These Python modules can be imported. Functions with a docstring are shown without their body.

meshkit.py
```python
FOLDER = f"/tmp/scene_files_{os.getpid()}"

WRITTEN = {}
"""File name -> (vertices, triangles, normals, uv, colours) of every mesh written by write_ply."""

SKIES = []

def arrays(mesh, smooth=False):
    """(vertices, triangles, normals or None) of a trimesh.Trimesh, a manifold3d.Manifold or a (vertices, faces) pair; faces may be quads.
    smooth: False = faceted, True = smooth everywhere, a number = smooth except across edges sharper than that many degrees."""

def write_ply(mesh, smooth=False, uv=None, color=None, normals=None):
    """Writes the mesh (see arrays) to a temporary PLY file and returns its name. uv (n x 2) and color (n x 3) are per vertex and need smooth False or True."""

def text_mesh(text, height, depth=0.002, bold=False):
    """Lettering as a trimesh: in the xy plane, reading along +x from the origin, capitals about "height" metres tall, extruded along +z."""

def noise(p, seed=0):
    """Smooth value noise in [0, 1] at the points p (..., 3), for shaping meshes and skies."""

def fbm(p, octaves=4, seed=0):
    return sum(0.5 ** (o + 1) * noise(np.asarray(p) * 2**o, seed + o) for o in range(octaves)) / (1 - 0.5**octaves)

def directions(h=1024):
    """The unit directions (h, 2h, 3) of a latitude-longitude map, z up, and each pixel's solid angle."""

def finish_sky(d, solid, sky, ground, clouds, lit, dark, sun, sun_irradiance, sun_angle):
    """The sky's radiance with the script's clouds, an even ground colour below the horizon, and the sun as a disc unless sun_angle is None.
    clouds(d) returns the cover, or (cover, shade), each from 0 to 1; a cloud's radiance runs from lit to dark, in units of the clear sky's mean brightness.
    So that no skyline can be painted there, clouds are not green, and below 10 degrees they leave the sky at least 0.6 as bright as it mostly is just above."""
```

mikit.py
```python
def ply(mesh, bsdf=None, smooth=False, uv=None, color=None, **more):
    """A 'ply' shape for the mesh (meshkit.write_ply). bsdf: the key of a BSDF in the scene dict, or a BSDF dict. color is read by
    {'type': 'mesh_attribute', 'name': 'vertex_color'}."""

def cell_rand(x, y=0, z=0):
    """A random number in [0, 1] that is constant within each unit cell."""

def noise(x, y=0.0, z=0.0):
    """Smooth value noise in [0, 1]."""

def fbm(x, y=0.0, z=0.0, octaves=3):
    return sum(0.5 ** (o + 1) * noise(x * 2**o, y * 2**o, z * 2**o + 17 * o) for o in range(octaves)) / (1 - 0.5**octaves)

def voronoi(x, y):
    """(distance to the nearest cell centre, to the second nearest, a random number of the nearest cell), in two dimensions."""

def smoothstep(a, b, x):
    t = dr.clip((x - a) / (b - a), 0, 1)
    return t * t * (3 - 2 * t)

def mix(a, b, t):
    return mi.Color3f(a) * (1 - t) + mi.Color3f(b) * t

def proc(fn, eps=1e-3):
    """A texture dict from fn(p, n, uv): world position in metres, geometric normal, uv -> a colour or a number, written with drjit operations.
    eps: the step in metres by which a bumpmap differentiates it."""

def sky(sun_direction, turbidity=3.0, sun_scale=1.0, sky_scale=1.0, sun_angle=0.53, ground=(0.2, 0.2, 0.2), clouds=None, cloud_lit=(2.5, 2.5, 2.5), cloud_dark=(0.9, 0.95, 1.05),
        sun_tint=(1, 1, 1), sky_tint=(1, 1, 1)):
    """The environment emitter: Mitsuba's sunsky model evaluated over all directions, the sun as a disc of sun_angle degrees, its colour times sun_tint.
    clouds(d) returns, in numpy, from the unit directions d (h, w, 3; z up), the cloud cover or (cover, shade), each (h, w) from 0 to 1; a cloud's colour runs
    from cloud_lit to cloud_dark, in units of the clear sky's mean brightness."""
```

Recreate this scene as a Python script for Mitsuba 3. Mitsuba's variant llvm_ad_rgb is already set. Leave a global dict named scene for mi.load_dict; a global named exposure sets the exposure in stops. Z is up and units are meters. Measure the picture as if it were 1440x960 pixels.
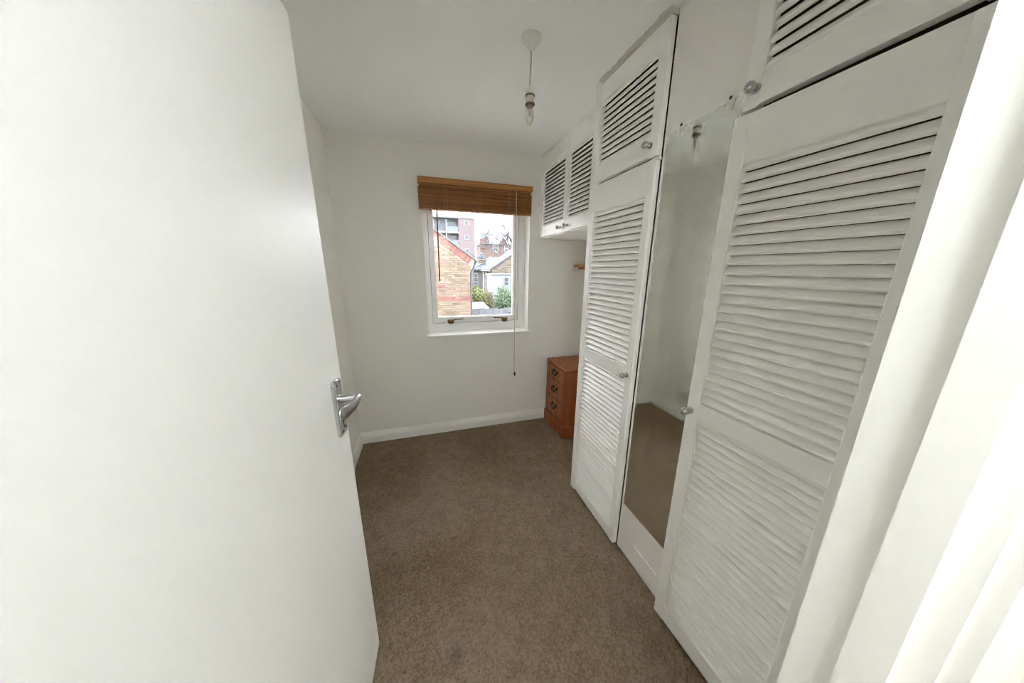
import math, random
import numpy as np, trimesh, drjit as dr, mitsuba as mi
import meshkit, mikit
from mikit import proc, noise, fbm, mix, smoothstep, cell_rand
from shapely.geometry import Polygon, LineString, box as sbox
T = mi.ScalarTransform4f
scene, labels = {}, {}

# ------------------------------------------------------------------ camera, sky, lamps, exposure
# metres; x to the right along the window wall, y away from the viewer (window wall at y = 0), z up
CAM = np.array([0.5706, -2.4926, 1.4478])
YAW, PITCH, ROLL, FPX = math.radians(17.10), math.radians(13.816), math.radians(0.546), 410.4
fwd = np.array([math.sin(YAW) * math.cos(PITCH), math.cos(YAW) * math.cos(PITCH), -math.sin(PITCH)])
rgt = np.array([math.cos(YAW), -math.sin(YAW), 0.0])
upv = np.cross(rgt, fwd)
upv = math.cos(ROLL) * upv - math.sin(ROLL) * rgt
scene['camera'] = {'type': 'perspective', 'fov': 2 * math.degrees(math.atan(720 / FPX)), 'fov_axis': 'x', 'near_clip': 0.02, 'far_clip': 500.0,
                   'to_world': T().look_at(origin=CAM.tolist(), target=(CAM + fwd).tolist(), up=upv.tolist())}


def overcast(d):
    return np.ones(d.shape[:2]), 0.35 * meshkit.fbm(d * 3.0, 4, 5)


scene['sky'] = mikit.sky((-0.3, 0.5, 0.8), turbidity=6.0, sun_scale=0.0, ground=(0.22, 0.22, 0.2), clouds=overcast,
                         cloud_lit=(2.3, 2.35, 2.45), cloud_dark=(1.7, 1.75, 1.85))
exposure = 5.0
FILL_LAMP = 1.15           # radiance of the added, unseen globe lamp on the landing

# ------------------------------------------------------------------ materials
def mat(key, rgb, rough=0.5, **kw):
    scene[key] = {'type': 'twosided', 'bsdf': {'type': 'principled', 'base_color': {'type': 'rgb', 'value': list(rgb)} if isinstance(rgb, (tuple, list)) else rgb, 'roughness': rough, **kw}}
    return key


def bump(key, rgb, fn, scale, rough=0.6, eps=1e-3, **kw):
    scene[key] = {'type': 'twosided', 'bsdf': {'type': 'bumpmap', 'arbitrary': proc(fn, eps), 'scale': scale,
                  'bsdf': {'type': 'principled', 'base_color': {'type': 'rgb', 'value': list(rgb)} if isinstance(rgb, (tuple, list)) else rgb, 'roughness': rough, **kw}}}
    return key


bump('m_wall', (0.765, 0.757, 0.712), lambda p, n, uv: fbm(p.x * 90, p.y * 90, p.z * 90, 3), 0.0012, 0.75)
bump('m_ceiling', (0.87, 0.885, 0.875), lambda p, n, uv: smoothstep(0.35, 0.75, fbm(p.x * 130, p.y * 130, p.z * 130, 3)), 0.0016, 0.8)
mat('m_gloss', (0.82, 0.82, 0.785), 0.32)
mat('m_frame', (0.80, 0.80, 0.79), 0.3)
mat('m_door', (0.87, 0.88, 0.865), 0.38)
mat('m_cabinet', (0.84, 0.84, 0.81), 0.36)
mat('m_panel', (0.80, 0.785, 0.76), 0.42)
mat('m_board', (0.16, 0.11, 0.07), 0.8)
mat('m_chrome', (0.55, 0.55, 0.555), 0.08, metallic=1.0)
mat('m_alu', (0.62, 0.63, 0.64), 0.27, metallic=1.0)
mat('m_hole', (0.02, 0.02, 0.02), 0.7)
mat('m_brass', (0.15, 0.095, 0.042), 0.4, metallic=0.5)
mat('m_bronze', (0.045, 0.025, 0.018), 0.35, metallic=0.5)
mat('m_plastic', (0.74, 0.73, 0.69), 0.3)
mat('m_cream', (0.55, 0.51, 0.42), 0.4)
mat('m_dark_ring', (0.10, 0.08, 0.06), 0.4)
mat('m_cap', (0.30, 0.22, 0.19), 0.4, metallic=0.4)
mat('m_filament', (0.62, 0.50, 0.26), 0.5)
mat('m_flex', (0.40, 0.38, 0.35), 0.5)
mat('m_cord', (0.55, 0.49, 0.42), 0.8)
scene['m_glass'] = {'type': 'thindielectric', 'int_ior': 1.5}
scene['m_mirror'] = {'type': 'twosided', 'bsdf': {'type': 'conductor', 'material': 'none', 'specular_reflectance': {'type': 'rgb', 'value': [0.86, 0.89, 0.84]}}}


def wood(a, b, axis, across=26.0, fine=150.0):
    def fn(p, n, uv):
        u, v, w = (p.x, p.y, p.z) if axis == 'x' else (p.z, p.x, p.y)
        g = fbm(u * 2.2, v * across, w * across, 3)
        f = noise(u * 9.0, v * fine, w * fine)
        return mix(a, b, dr.clip(0.75 * smoothstep(0.25, 0.75, g) + 0.35 * (f - 0.4), 0, 1))
    return proc(fn)


mat('m_blind', wood((0.185, 0.066, 0.012), (0.35, 0.150, 0.034), 'x', 90.0, 700.0), 0.4)
mat('m_blind_light', wood((0.32, 0.14, 0.032), (0.48, 0.225, 0.06), 'x', 60.0, 400.0), 0.38)
mat('m_wand', (0.24, 0.085, 0.035), 0.4)
mat('m_chest', wood((0.235, 0.062, 0.016), (0.345, 0.110, 0.030), 'z', 22.0, 260.0), 0.34)
mat('m_shelf', wood((0.42, 0.20, 0.07), (0.55, 0.29, 0.11), 'x', 40.0, 300.0), 0.45)


def carpet_col(p, n, uv):
    big = fbm(p.x * 3.1, p.y * 3.1, 3.7, 3)
    mid = fbm(p.x * 26, p.y * 26, 1.3, 3)
    fine = noise(p.x * 330, p.y * 330)
    tuft = noise(p.x * 145 + 7.0, p.y * 145)
    c = mix((0.156, 0.107, 0.067), (0.256, 0.197, 0.144), dr.clip(0.5 + 1.2 * (big - 0.5) + 0.9 * (mid - 0.5) + 0.8 * (fine - 0.5) + 0.75 * (tuft - 0.5), 0, 1))
    # a dropped ink mark near the doorway and dark curled tufts in the trodden patch by the door
    dx, dy = p.x - 0.617, p.y + 1.655
    stain = 1 - smoothstep(0.006, 0.034, dr.sqrt(dx * dx + dy * dy * 0.6) + 0.016 * (noise(p.x * 90, p.y * 90) - 0.5))
    c = mix(c, (0.075, 0.078, 0.082), 0.6 * stain)
    ex, ey = p.x - 0.44, p.y + 1.40
    worn = 1 - smoothstep(0.10, 0.34, dr.sqrt(ex * ex + ey * ey * 0.4) + 0.12 * (fbm(p.x * 9.0, p.y * 9.0, 0.5, 2) - 0.5))
    fleck = smoothstep(0.68, 0.82, noise(p.x * 135 + 3.0, p.y * 135)) * worn
    return mix(c, (0.075, 0.055, 0.040), 0.42 * fleck)


mat('m_carpet', proc(carpet_col), 0.95, specular=0.1)

# ------------------------------------------------------------------ mesh helpers
def cbox(x0, x1, y0, y1, z0, z1, b=0.0):
    """A box, its edges chamfered by b."""
    if b <= 0:
        m = trimesh.creation.box(extents=(x1 - x0, y1 - y0, z1 - z0))
        m.apply_translation(((x0 + x1) / 2, (y0 + y1) / 2, (z0 + z1) / 2))
        return m
    pts = []
    for sx in (0, 1):
        for sy in (0, 1):
            for sz in (0, 1):
                X, Y, Z = (x0, x1)[sx], (y0, y1)[sy], (z0, z1)[sz]
                bx, by, bz = b * (1 - 2 * sx), b * (1 - 2 * sy), b * (1 - 2 * sz)
                pts += [(X + bx, Y + by, Z), (X + bx, Y, Z + bz), (X, Y + by, Z + bz)]
    return trimesh.convex.convex_hull(np.array(pts))


def cat(*ms):
    return trimesh.util.concatenate([m for m in ms])


def ext(poly, axis, a0, a1):
    """Extrude a shapely polygon: axis 'y' reads the polygon as (x, z), 'x' as (y, z), 'z' as (x, y)."""
    m = trimesh.creation.extrude_polygon(poly, a1 - a0, engine='earcut')
    v = np.array(m.vertices)
    u, w, d = v[:, 0], v[:, 1], v[:, 2] + a0
    out = {'y': np.c_[u, d, w], 'x': np.c_[d, u, w], 'z': np.c_[u, w, d]}[axis]
    f = np.array(m.faces)
    return trimesh.Trimesh(out, f[:, ::-1] if axis == 'y' else f, process=False)


def lathe(prof, at=(0, 0, 0), axis='z', n=32):
    """Revolve (radius, height) points; axis: where +height points."""
    m = trimesh.creation.revolve(np.array(prof, float), sections=n)
    v = np.array(m.vertices)
    if axis == '-x':
        v = np.c_[-v[:, 2], v[:, 1], v[:, 0]]
    elif axis == '-y':
        v = np.c_[v[:, 0], -v[:, 2], v[:, 1]]
    elif axis == 'x':
        v = np.c_[v[:, 2], v[:, 1], -v[:, 0]]
    m = trimesh.Trimesh(v + np.array(at, float), m.faces, process=False)
    return m


def tube(pts, r, n=10):
    """A round bar along the points; r one radius or one per point."""
    p = np.asarray(pts, float)
    r = np.broadcast_to(np.asarray(r, float), (len(p),))
    t = np.gradient(p, axis=0)
    t /= np.linalg.norm(t, axis=1, keepdims=True)
    ref = np.array([0.31, 0.9, 0.2]) if abs(t[:, 2]).mean() > 0.7 else np.array([0.05, 0.1, 1.0])
    a = np.cross(t, ref); a /= np.linalg.norm(a, axis=1, keepdims=True)
    b = np.cross(t, a)
    an = np.arange(n) * 2 * np.pi / n
    v = (p[:, None] + r[:, None, None] * (np.cos(an)[None, :, None] * a[:, None] + np.sin(an)[None, :, None] * b[:, None])).reshape(-1, 3)
    f = []
    for i in range(len(p) - 1):
        for j in range(n):
            q = (i * n + j, i * n + (j + 1) % n, (i + 1) * n + (j + 1) % n, (i + 1) * n + j)
            f += [(q[0], q[1], q[2]), (q[0], q[2], q[3])]
    c0, c1 = len(v), len(v) + 1
    v = np.vstack([v, p[0], p[-1]])
    for j in range(n):
        f += [(c0, (j + 1) % n, j), (c1, (len(p) - 1) * n + j, (len(p) - 1) * n + (j + 1) % n)]
    m = trimesh.Trimesh(v, f, process=False)
    m.fix_normals() if len(v) < 400 else None
    return m


def spline(pts, k=24):
    from scipy.interpolate import CubicSpline
    p = np.array(pts, float)
    t = np.r_[0, np.cumsum(np.linalg.norm(np.diff(p, axis=0), axis=1))]
    return CubicSpline(t, p)(np.linspace(0, t[-1], k))


used = {}


def key_of(name):
    """name, name_001, name_002 ... whichever is free."""
    k = used.get(name, -1) + 1
    used[name] = k
    return name if k == 0 else f'{name}_{k:03d}'


def put(name, mesh, bsdf, smooth=False, parent=None, ply=None, world=None, label=None):
    key = key_of((parent + '__' if parent else '') + name)
    d = dict(ply) if ply else mikit.ply(mesh, bsdf, smooth=smooth)
    if world is not None:
        d['to_world'] = world
    scene[key] = d
    if label:
        labels[key] = {'label': label}
    return key


def tag(key, label, category=None, group=None, kind=None):
    e = {'label': label}
    if category: e['category'] = category
    if group: e['group'] = group
    if kind: e['kind'] = kind
    labels[key] = e
    return key


def thing(name, label, category, group=None, kind=None):
    return tag(key_of(name), label, category, group, kind)


def struct(name, mesh, bsdf, label, smooth=False):
    return tag(put(name, mesh, bsdf, smooth), label, None, None, 'structure')


# ------------------------------------------------------------------ room shell
H = 2.35            # ceiling height
YF, YH = -2.32, -2.42   # the wall with the doorway: room side, landing side
XR = 2.06           # right wall, behind the wardrobes
WX0, WX1, WZ0, WZ1 = 0.606, 1.485, 0.905, 2.05   # window opening
YB = -3.5           # end of the landing

struct('floor', cbox(-0.9, 2.8, YB - 0.1, 0.3, -0.25, -0.012), 'm_board', 'boarded floor under the carpet')
hole = sbox(WX0, WZ0, WX1, WZ1)
struct('wall_back', ext(sbox(-0.12, -0.25, XR + 0.12, H + 0.15).difference(hole), 'y', 0.0, 0.30), 'm_wall', 'off-white plastered wall around the window')
struct('wall_left', cbox(-0.12, 0.0, YF, 0.0, -0.25, H + 0.15), 'm_wall', 'off-white wall to the left, behind the open door')
struct('wall_right', cbox(XR, XR + 0.12, YF, 0.0, -0.25, H + 0.15), 'm_wall', 'off-white wall behind the wardrobes')
DX0, DX1, DZ = 0.268, 1.05, 2.0
struct('wall_front', ext(sbox(-0.9, -0.25, 2.8, H + 0.15).difference(sbox(DX0 - 0.03, -0.3, DX1 + 0.03, DZ + 0.03)), 'y', YH, YF), 'm_wall', 'wall with the doorway, behind the viewer')
struct('wall_landing_back', cbox(-0.9, 2.8, YB - 0.1, YB, -0.25, H + 0.15), 'm_wall', 'end wall of the landing behind the viewer')
struct('wall_landing_left', cbox(-1.0, -0.9, YB, YH, -0.25, H + 0.15), 'm_wall', 'left wall of the landing')
struct('wall_landing_right', cbox(2.8, 2.9, YB, YH, -0.25, H + 0.15), 'm_wall', 'right wall of the landing')
struct('ceiling', cat(cbox(-0.12, XR + 0.12, YF, 0.0, H, H + 0.15), cbox(-1.0, 2.9, YB - 0.1, YF, H, H + 0.15)), 'm_ceiling', 'off-white stippled ceiling')

# carpet: real tufted relief, fine where it lies in view
rng = np.random.default_rng(4)
def carpet_mesh(x0, x1, y0, y1, step):
    xs, ys = np.arange(x0, x1 + step / 2, step), np.arange(y0, y1 + step / 2, step)
    X, Y = np.meshgrid(xs, ys)
    P = np.stack([X, Y, 0 * X], -1)
    z = 0.0035 * (meshkit.fbm(P * 14.0, 3, 2) - 0.5) + 0.0042 * (meshkit.noise(P * 120.0, 7) - 0.5) + 0.0048 * (rng.random(X.shape) - 0.5)
    z = z - 0.0075
    J = rng.normal(0, step * 0.18, X.shape + (2,))
    v = np.stack([X + J[..., 0], Y + J[..., 1], z], -1).reshape(-1, 3)
    ny, nx = X.shape
    i = (np.arange(ny - 1)[:, None] * nx + np.arange(nx - 1)[None]).ravel()
    return np.vstack([v]), np.c_[i, i + 1, i + nx + 1, i + nx]


def both(*vf):
    vs, fs, k = [], [], 0
    for v, f in vf:
        vs.append(v); fs.append(f + k); k += len(v)
    return np.vstack(vs), np.vstack(fs)


tag(put('carpet', both(carpet_mesh(0.001, 1.53, YF, -0.003, 0.0045), carpet_mesh(1.53, XR - 0.001, YF, -0.003, 0.02), carpet_mesh(DX0, DX1, YH, YF, 0.01), carpet_mesh(-0.89, 2.79, YB + 0.006, YH, 0.02)), 'm_carpet', True),
    'worn brown cut-pile carpet covering the whole floor', 'carpet', kind='stuff')


def skirting_profile(s=1.0):
    return Polygon([(0, -0.006), (0.016, -0.006), (0.016, 0.052), (0.014, 0.060), (0.007, 0.084), (0.0055, 0.092), (0, 0.092)])


sp = skirting_profile()
back = ext(Polygon([(-y, z) for y, z in sp.exterior.coords]), 'x', 0.0, XR)
left = ext(sp, 'y', YF, 0.0)
struct('baseboard_back', back, 'm_gloss', 'white skirting board along the window wall')
struct('baseboard_left', left, 'm_gloss', 'white skirting board along the left wall')

# ------------------------------------------------------------------ window
win = tag(key_of('window_1'), 'white painted casement window in a deep plastered recess', None, None, 'structure')
FY = 0.11           # room face of the fixed frame
def ring(x0, x1, z0, z1, wl, wr, wb, wt, y0, y1):
    return ext(sbox(x0, z0, x1, z1).difference(sbox(x0 + wl, z0 + wb, x1 - wr, z1 - wt)), 'y', y0, y1)
put('frame', ring(WX0, WX1, WZ0, WZ1, 0.043, 0.060, 0.079, 0.05, FY, 0.20), 'm_frame', parent=win)
sx0, sx1, sz0, sz1 = WX0 + 0.046, WX1 - 0.063, WZ0 + 0.0825, WZ1 - 0.053
put('sash', cat(ring(sx0, sx1, sz0, sz1, 0.036, 0.042, 0.045, 0.045, FY + 0.006, 0.165),
                ring(sx0 + 0.03, sx1 - 0.036, sz0 + 0.039, sz1 - 0.039, 0.012, 0.012, 0.012, 0.012, FY + 0.018, 0.15)), 'm_frame', parent=win)
gx0, gx1, gz0, gz1 = sx0 + 0.03, sx1 - 0.036, sz0 + 0.04, sz1 - 0.04
pane = trimesh.Trimesh([(gx0, 0.14, gz0), (gx1, 0.14, gz0), (gx1, 0.14, gz1), (gx0, 0.14, gz1)], [(0, 1, 2), (0, 2, 3)], process=False)
put('pane', pane, 'm_glass', parent=win)
put('dark_gap_strip', ring(WX0 + 0.040, WX1 - 0.057, WZ0 + 0.076, WZ1 - 0.047, 0.0095, 0.0095, 0.0095, 0.0095, FY + 0.045, 0.19), 'm_hole', parent=win)  # near-black strip: paints the shade in the gap between frame and sash
nose = Polygon([(FY + 0.005, WZ0 + 0.001), (-0.030, WZ0 + 0.001), (-0.035, WZ0 - 0.003), (-0.035, WZ0 - 0.013), (-0.031, WZ0 - 0.017), (0.0, WZ0 - 0.017), (0.0, WZ0), (FY + 0.005, WZ0)])
put('sill', ext(Polygon([(FY + 0.004, WZ0 + 0.003), (-0.030, WZ0 + 0.003), (-0.035, WZ0 - 0.001), (-0.035, WZ0 - 0.011), (-0.031, WZ0 - 0.015), (-0.002, WZ0 - 0.015), (-0.002, WZ0 + 0.0005), (FY + 0.004, WZ0 + 0.0005)]), 'x', 0.590, 1.492), 'm_frame', parent=win)
def cove(cx, s):
    a = np.linspace(0, math.pi / 2, 9)
    R = 0.028
    pts = [(cx, WZ0 + 0.003), (cx + s * R, WZ0 + 0.003)] + [(cx + s * (R - R * math.sin(t)), WZ0 + 0.003 + R - R * math.cos(t)) for t in a[1:]]
    return ext(Polygon(pts).buffer(0), 'y', 0.0005, FY - 0.0005)
for cx, s in ((WX0, 1), (WX1, -1)):
    put('corner_fillet', cove(cx, s), 'm_frame', 40, parent=win)

def fastener(x, s):
    """A small casement fastener: base on the frame rail, hub on the sash rail, arm along it."""
    zr = sz0 + 0.012
    k = put('fastener', cat(cbox(x - 0.028, x + 0.028, FY - 0.004, FY + 0.006, zr - 0.016, zr + 0.014, 0.003),
                            lathe([(0, 0), (0.012, 0), (0.013, 0.01), (0.010, 0.02), (0.006, 0.026), (0, 0.027)], (x, FY, zr + 0.002), '-y', 20),
                            cbox(x - 0.020, x + 0.018, FY - 0.016, FY + 0.002, zr - 0.022, zr - 0.010, 0.003)), 'm_brass', 40, parent=win, label='dull brass window fastener')
    put('arm', tube(spline([(x, FY - 0.018, zr + 0.006), (x + s * 0.04, FY - 0.021, zr + 0.018), (x + s * 0.075, FY - 0.018, zr + 0.020), (x + s * 0.112, FY - 0.012, zr + 0.020)], 14), [0.0065] * 5 + [0.005] * 7 + [0.0035] * 2, 10), 'm_brass', True, parent=k)
fastener(0.803, 1); fastener(1.296, -1)

# ------------------------------------------------------------------ blind, raised
bl = thing('venetian_blind', 'brown wooden venetian blind drawn up to the top of the window', 'blind')
put('headrail', cat(ext(Polygon([(-0.072, 2.060), (-0.068, 2.056), (-0.064, 2.056), (-0.064, 2.064), (-0.004, 2.064), (-0.004, 2.100), (-0.068, 2.100), (-0.072, 2.097)]), 'x', 0.589, 1.481)), 'm_blind_light', parent=bl)
put('batten', cbox(0.600, 1.470, -0.056, -0.010, 2.040, 2.060, 0.002), 'm_blind', parent=bl)
rr = random.Random(3)
NS, Z0, PIT = 44, 1.898, 0.00318
slat_ply = mikit.ply(cbox(-0.443, 0.443, -0.0255, 0.0255, -0.00135, 0.00135, 0.0006), 'm_blind')
for i in range(NS):
    put('slat', None, None, parent=bl, ply=slat_ply, world=T().translate([1.0325 + rr.uniform(-0.0012, 0.0012), -0.0345 + rr.uniform(-0.0012, 0.0012), Z0 + i * PIT]))
put('bottom_rail', cbox(0.5895, 1.4755, -0.061, -0.008, 1.8835, 1.8955, 0.002), 'm_blind', parent=bl)
for x in (0.785, 1.043, 1.284):
    for dx in (-0.009, 0.009):
        pts = []
        for i in range(NS + 1):
            z = Z0 - 0.004 + i * PIT * 1.0
            pts.append((x + dx + rr.uniform(-0.005, 0.005), -0.0625 - rr.uniform(0, 0.0025), z))
        put('ladder_cord', tube(np.array(pts), 0.0006, 5), 'm_cord', parent=bl)
for x in (0.672, 1.028, 1.300):
    put('plug', lathe([(0, -0.007), (0.005, -0.006), (0.006, -0.001), (0.006, 0.002), (0, 0.002)], (x, -0.045, 1.8815), 'z', 14), 'm_bronze', 40, parent=bl)
put('tilt_wand', tube([(0.716, -0.083, 2.058), (0.7155, -0.083, 1.96), (0.714, -0.083, 1.62), (0.712, -0.083, 1.40), (0.712, -0.083, 1.352)], [0.0035, 0.0045, 0.0048, 0.0055, 0.0050], 10), 'm_wand', 40, parent=bl)
put('lift_cord', cat(tube(spline([(1.343, -0.068, 2.06), (1.3435, -0.068, 1.9), (1.346, -0.050, 1.3), (1.349, -0.040, 0.85), (1.350, -0.038, 0.545)], 40), 0.0016, 6),
                     tube(spline([(1.340, -0.066, 2.06), (1.340, -0.066, 1.9), (1.343, -0.048, 1.3), (1.3465, -0.039, 0.85), (1.349, -0.038, 0.548)], 40), 0.0014, 6)), 'm_cord', True, parent=bl)
put('cord_knot', cat(trimesh.creation.icosphere(2, 0.0055).apply_translation((1.3495, -0.037, 0.541)),
                     tube(spline([(1.3495, -0.037, 0.541), (1.332, -0.040, 0.527), (1.321, -0.040, 0.514), (1.330, -0.038, 0.506), (1.342, -0.037, 0.512), (1.3495, -0.037, 0.538)], 24), 0.0017, 6)), 'm_cord', 50, parent=bl)
put('cord_pull', lathe([(0, -0.020), (0.006, -0.019), (0.0085, -0.012), (0.0075, 0.004), (0.005, 0.013), (0.003, 0.017), (0, 0.018)], (1.356, -0.034, 0.505), 'z', 18), 'm_bronze', 40, parent=bl)

# ------------------------------------------------------------------ louvred doors
PITCH_S = 0.0282
def slat_mesh(length, SL_W, SL_T, SL_A):
    """Outer long edge low and towards the room (-x), inner edge high."""
    r = SL_T * 0.44                                   # round nose towards the room, square at the back
    line = sbox(0, -SL_T / 2, SL_W / 2, SL_T / 2).union(sbox(-SL_W / 2, -SL_T / 2, SL_W / 4, SL_T / 2).buffer(-r).buffer(r, quad_segs=5))
    c = np.array(line.exterior.coords)
    s, k = math.sin(SL_A), math.cos(SL_A)
    x, z = c[:, 0] * s - c[:, 1] * k, c[:, 0] * k + c[:, 1] * s
    return ext(Polygon(np.c_[x, z]), 'y', -length / 2, length / 2)


def knob(parent, x, y, z, world=None):
    m = lathe([(0, 0), (0.0125, 0), (0.0125, 0.003), (0.0065, 0.005), (0.0055, 0.012), (0.008, 0.015), (0.0125, 0.020), (0.0140, 0.026), (0.0125, 0.032), (0.007, 0.0365), (0, 0.0375)], (x, y, z), '-x', 24)
    return put('knob', m, 'm_chrome', 50, parent=parent, world=world, label='small round chrome knob')


def louvre_door(parent, name, x, yn, yf, z0, z1, sn, sf, rails, knob_at, thick=0.027, inset=0.004, world=None, label=None, bead=False, slat=(0.0300, 0.0125, 42), counts=None):
    """A door facing -x from yn (near) to yf (far); sn, sf stile widths; rails [(z, z)] with louvres between them."""
    b, (sw, stt, sa) = 0.0025, (slat[0], slat[1], math.radians(slat[2]))
    ms = [cbox(x, x + thick, yn, yn + sn, z0, z1, b), cbox(x, x + thick, yf - sf, yf, z0, z1, min(b, sf / 3))]
    for a, c in rails:
        ms.append(cbox(x + 0.0006, x + thick - 0.0006, yn + sn - 0.002, yf - sf + 0.002, a + (0.004 if a == z0 else 0), c - (0.001 if c == z1 else 0), 0.0012))
    d = put(name, cat(*ms), 'm_cabinet', parent=parent, world=world, label=label)
    if bead:
        put('bead', cat(cbox(x + 0.003, x + 0.010, yf - sf - 0.006, yf - sf + 0.001, rails[0][1], rails[1][0], 0.0015)), 'm_cabinet', parent=d, world=world)
    length = (yf - sf) - (yn + sn)
    ply = mikit.ply(slat_mesh(length - 0.0004, sw, stt, sa), 'm_cabinet', smooth=50)
    for q, ((a, c), (a2, c2)) in enumerate(zip(rails[:-1], rails[1:])):
        lo, hi = c + 0.015, a2 - 0.006
        n = counts[q] if counts else max(2, round((hi - lo) / PITCH_S) + 1)
        for i in range(n):
            t = T().translate([x + inset + sw / 2 * math.sin(sa) + 0.002, (yn + sn + yf - sf) / 2, lo + (hi - lo) * i / (n - 1)])
            put('louvre_slat', None, None, parent=d, ply=ply, world=world @ t if world is not None else t)
    knob(d, x, *knob_at, world=world)
    return d


XD, XC = 1.477, 1.572
mat('m_filler', (0.60, 0.58, 0.53), 0.8)
def ragged(x, y0, y1, seed):
    r = np.random.default_rng(seed)
    ys_ = np.arange(y0, y1, 0.004)
    e = x - 0.006 - 0.020 * meshkit.fbm(np.c_[ys_ * 38, 0 * ys_, 0 * ys_], 4, seed) - 0.003 * r.random(len(ys_))
    poly = Polygon([(x, y0), (x, y1)] + list(zip(e[::-1], ys_[::-1]))).buffer(0)
    return ext(poly, 'z', H - 0.0022, H - 0.0003)
# tall cupboard next to the alcove
w1 = thing('wardrobe', 'tall white built-in wardrobe with louvred doors, far side of the mirror', 'wardrobe')
put('post', cbox(XD, XD + 0.026, -1.0022, -0.957, 0.0, H - 0.001, 0.003), 'm_cabinet', parent=w1)
louvre_door(w1, 'door', XD, -1.433, -1.0028, 0.010, 1.872, 0.041, 0.006, [(0.010, 0.078), (0.942, 1.004), (1.744, 1.872)], (-1.403, 0.968), label='tall louvred door with a middle rail')
louvre_door(w1, 'upper_door', XD, -1.433, -1.0028, 1.888, 2.332, 0.047, 0.006, [(1.888, 1.968), (2.252, 2.332)], (-1.395, 1.932), label='short louvred door under the ceiling', slat=(0.0285, 0.0108, 42), counts=(11,))
put('header', cbox(XD + 0.002, XD + 0.03, -1.436, -1.003, 2.3335, H - 0.001), 'm_filler', parent=w1)
put('caulk', ragged(XD + 0.004, -1.440, -0.99, 7), 'm_filler', parent=w1, label='ragged grey filler smeared along the ceiling')
put('middle_rail', cbox(XD + 0.019, XD + 0.029, -1.4325, -1.003, 1.8735, 1.8865), 'm_cabinet', parent=w1)
put('side_panel', cbox(XD + 0.0265, XR - 0.002, -0.975, -0.957, 0.0, H - 0.001), 'm_cabinet', parent=w1)
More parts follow.
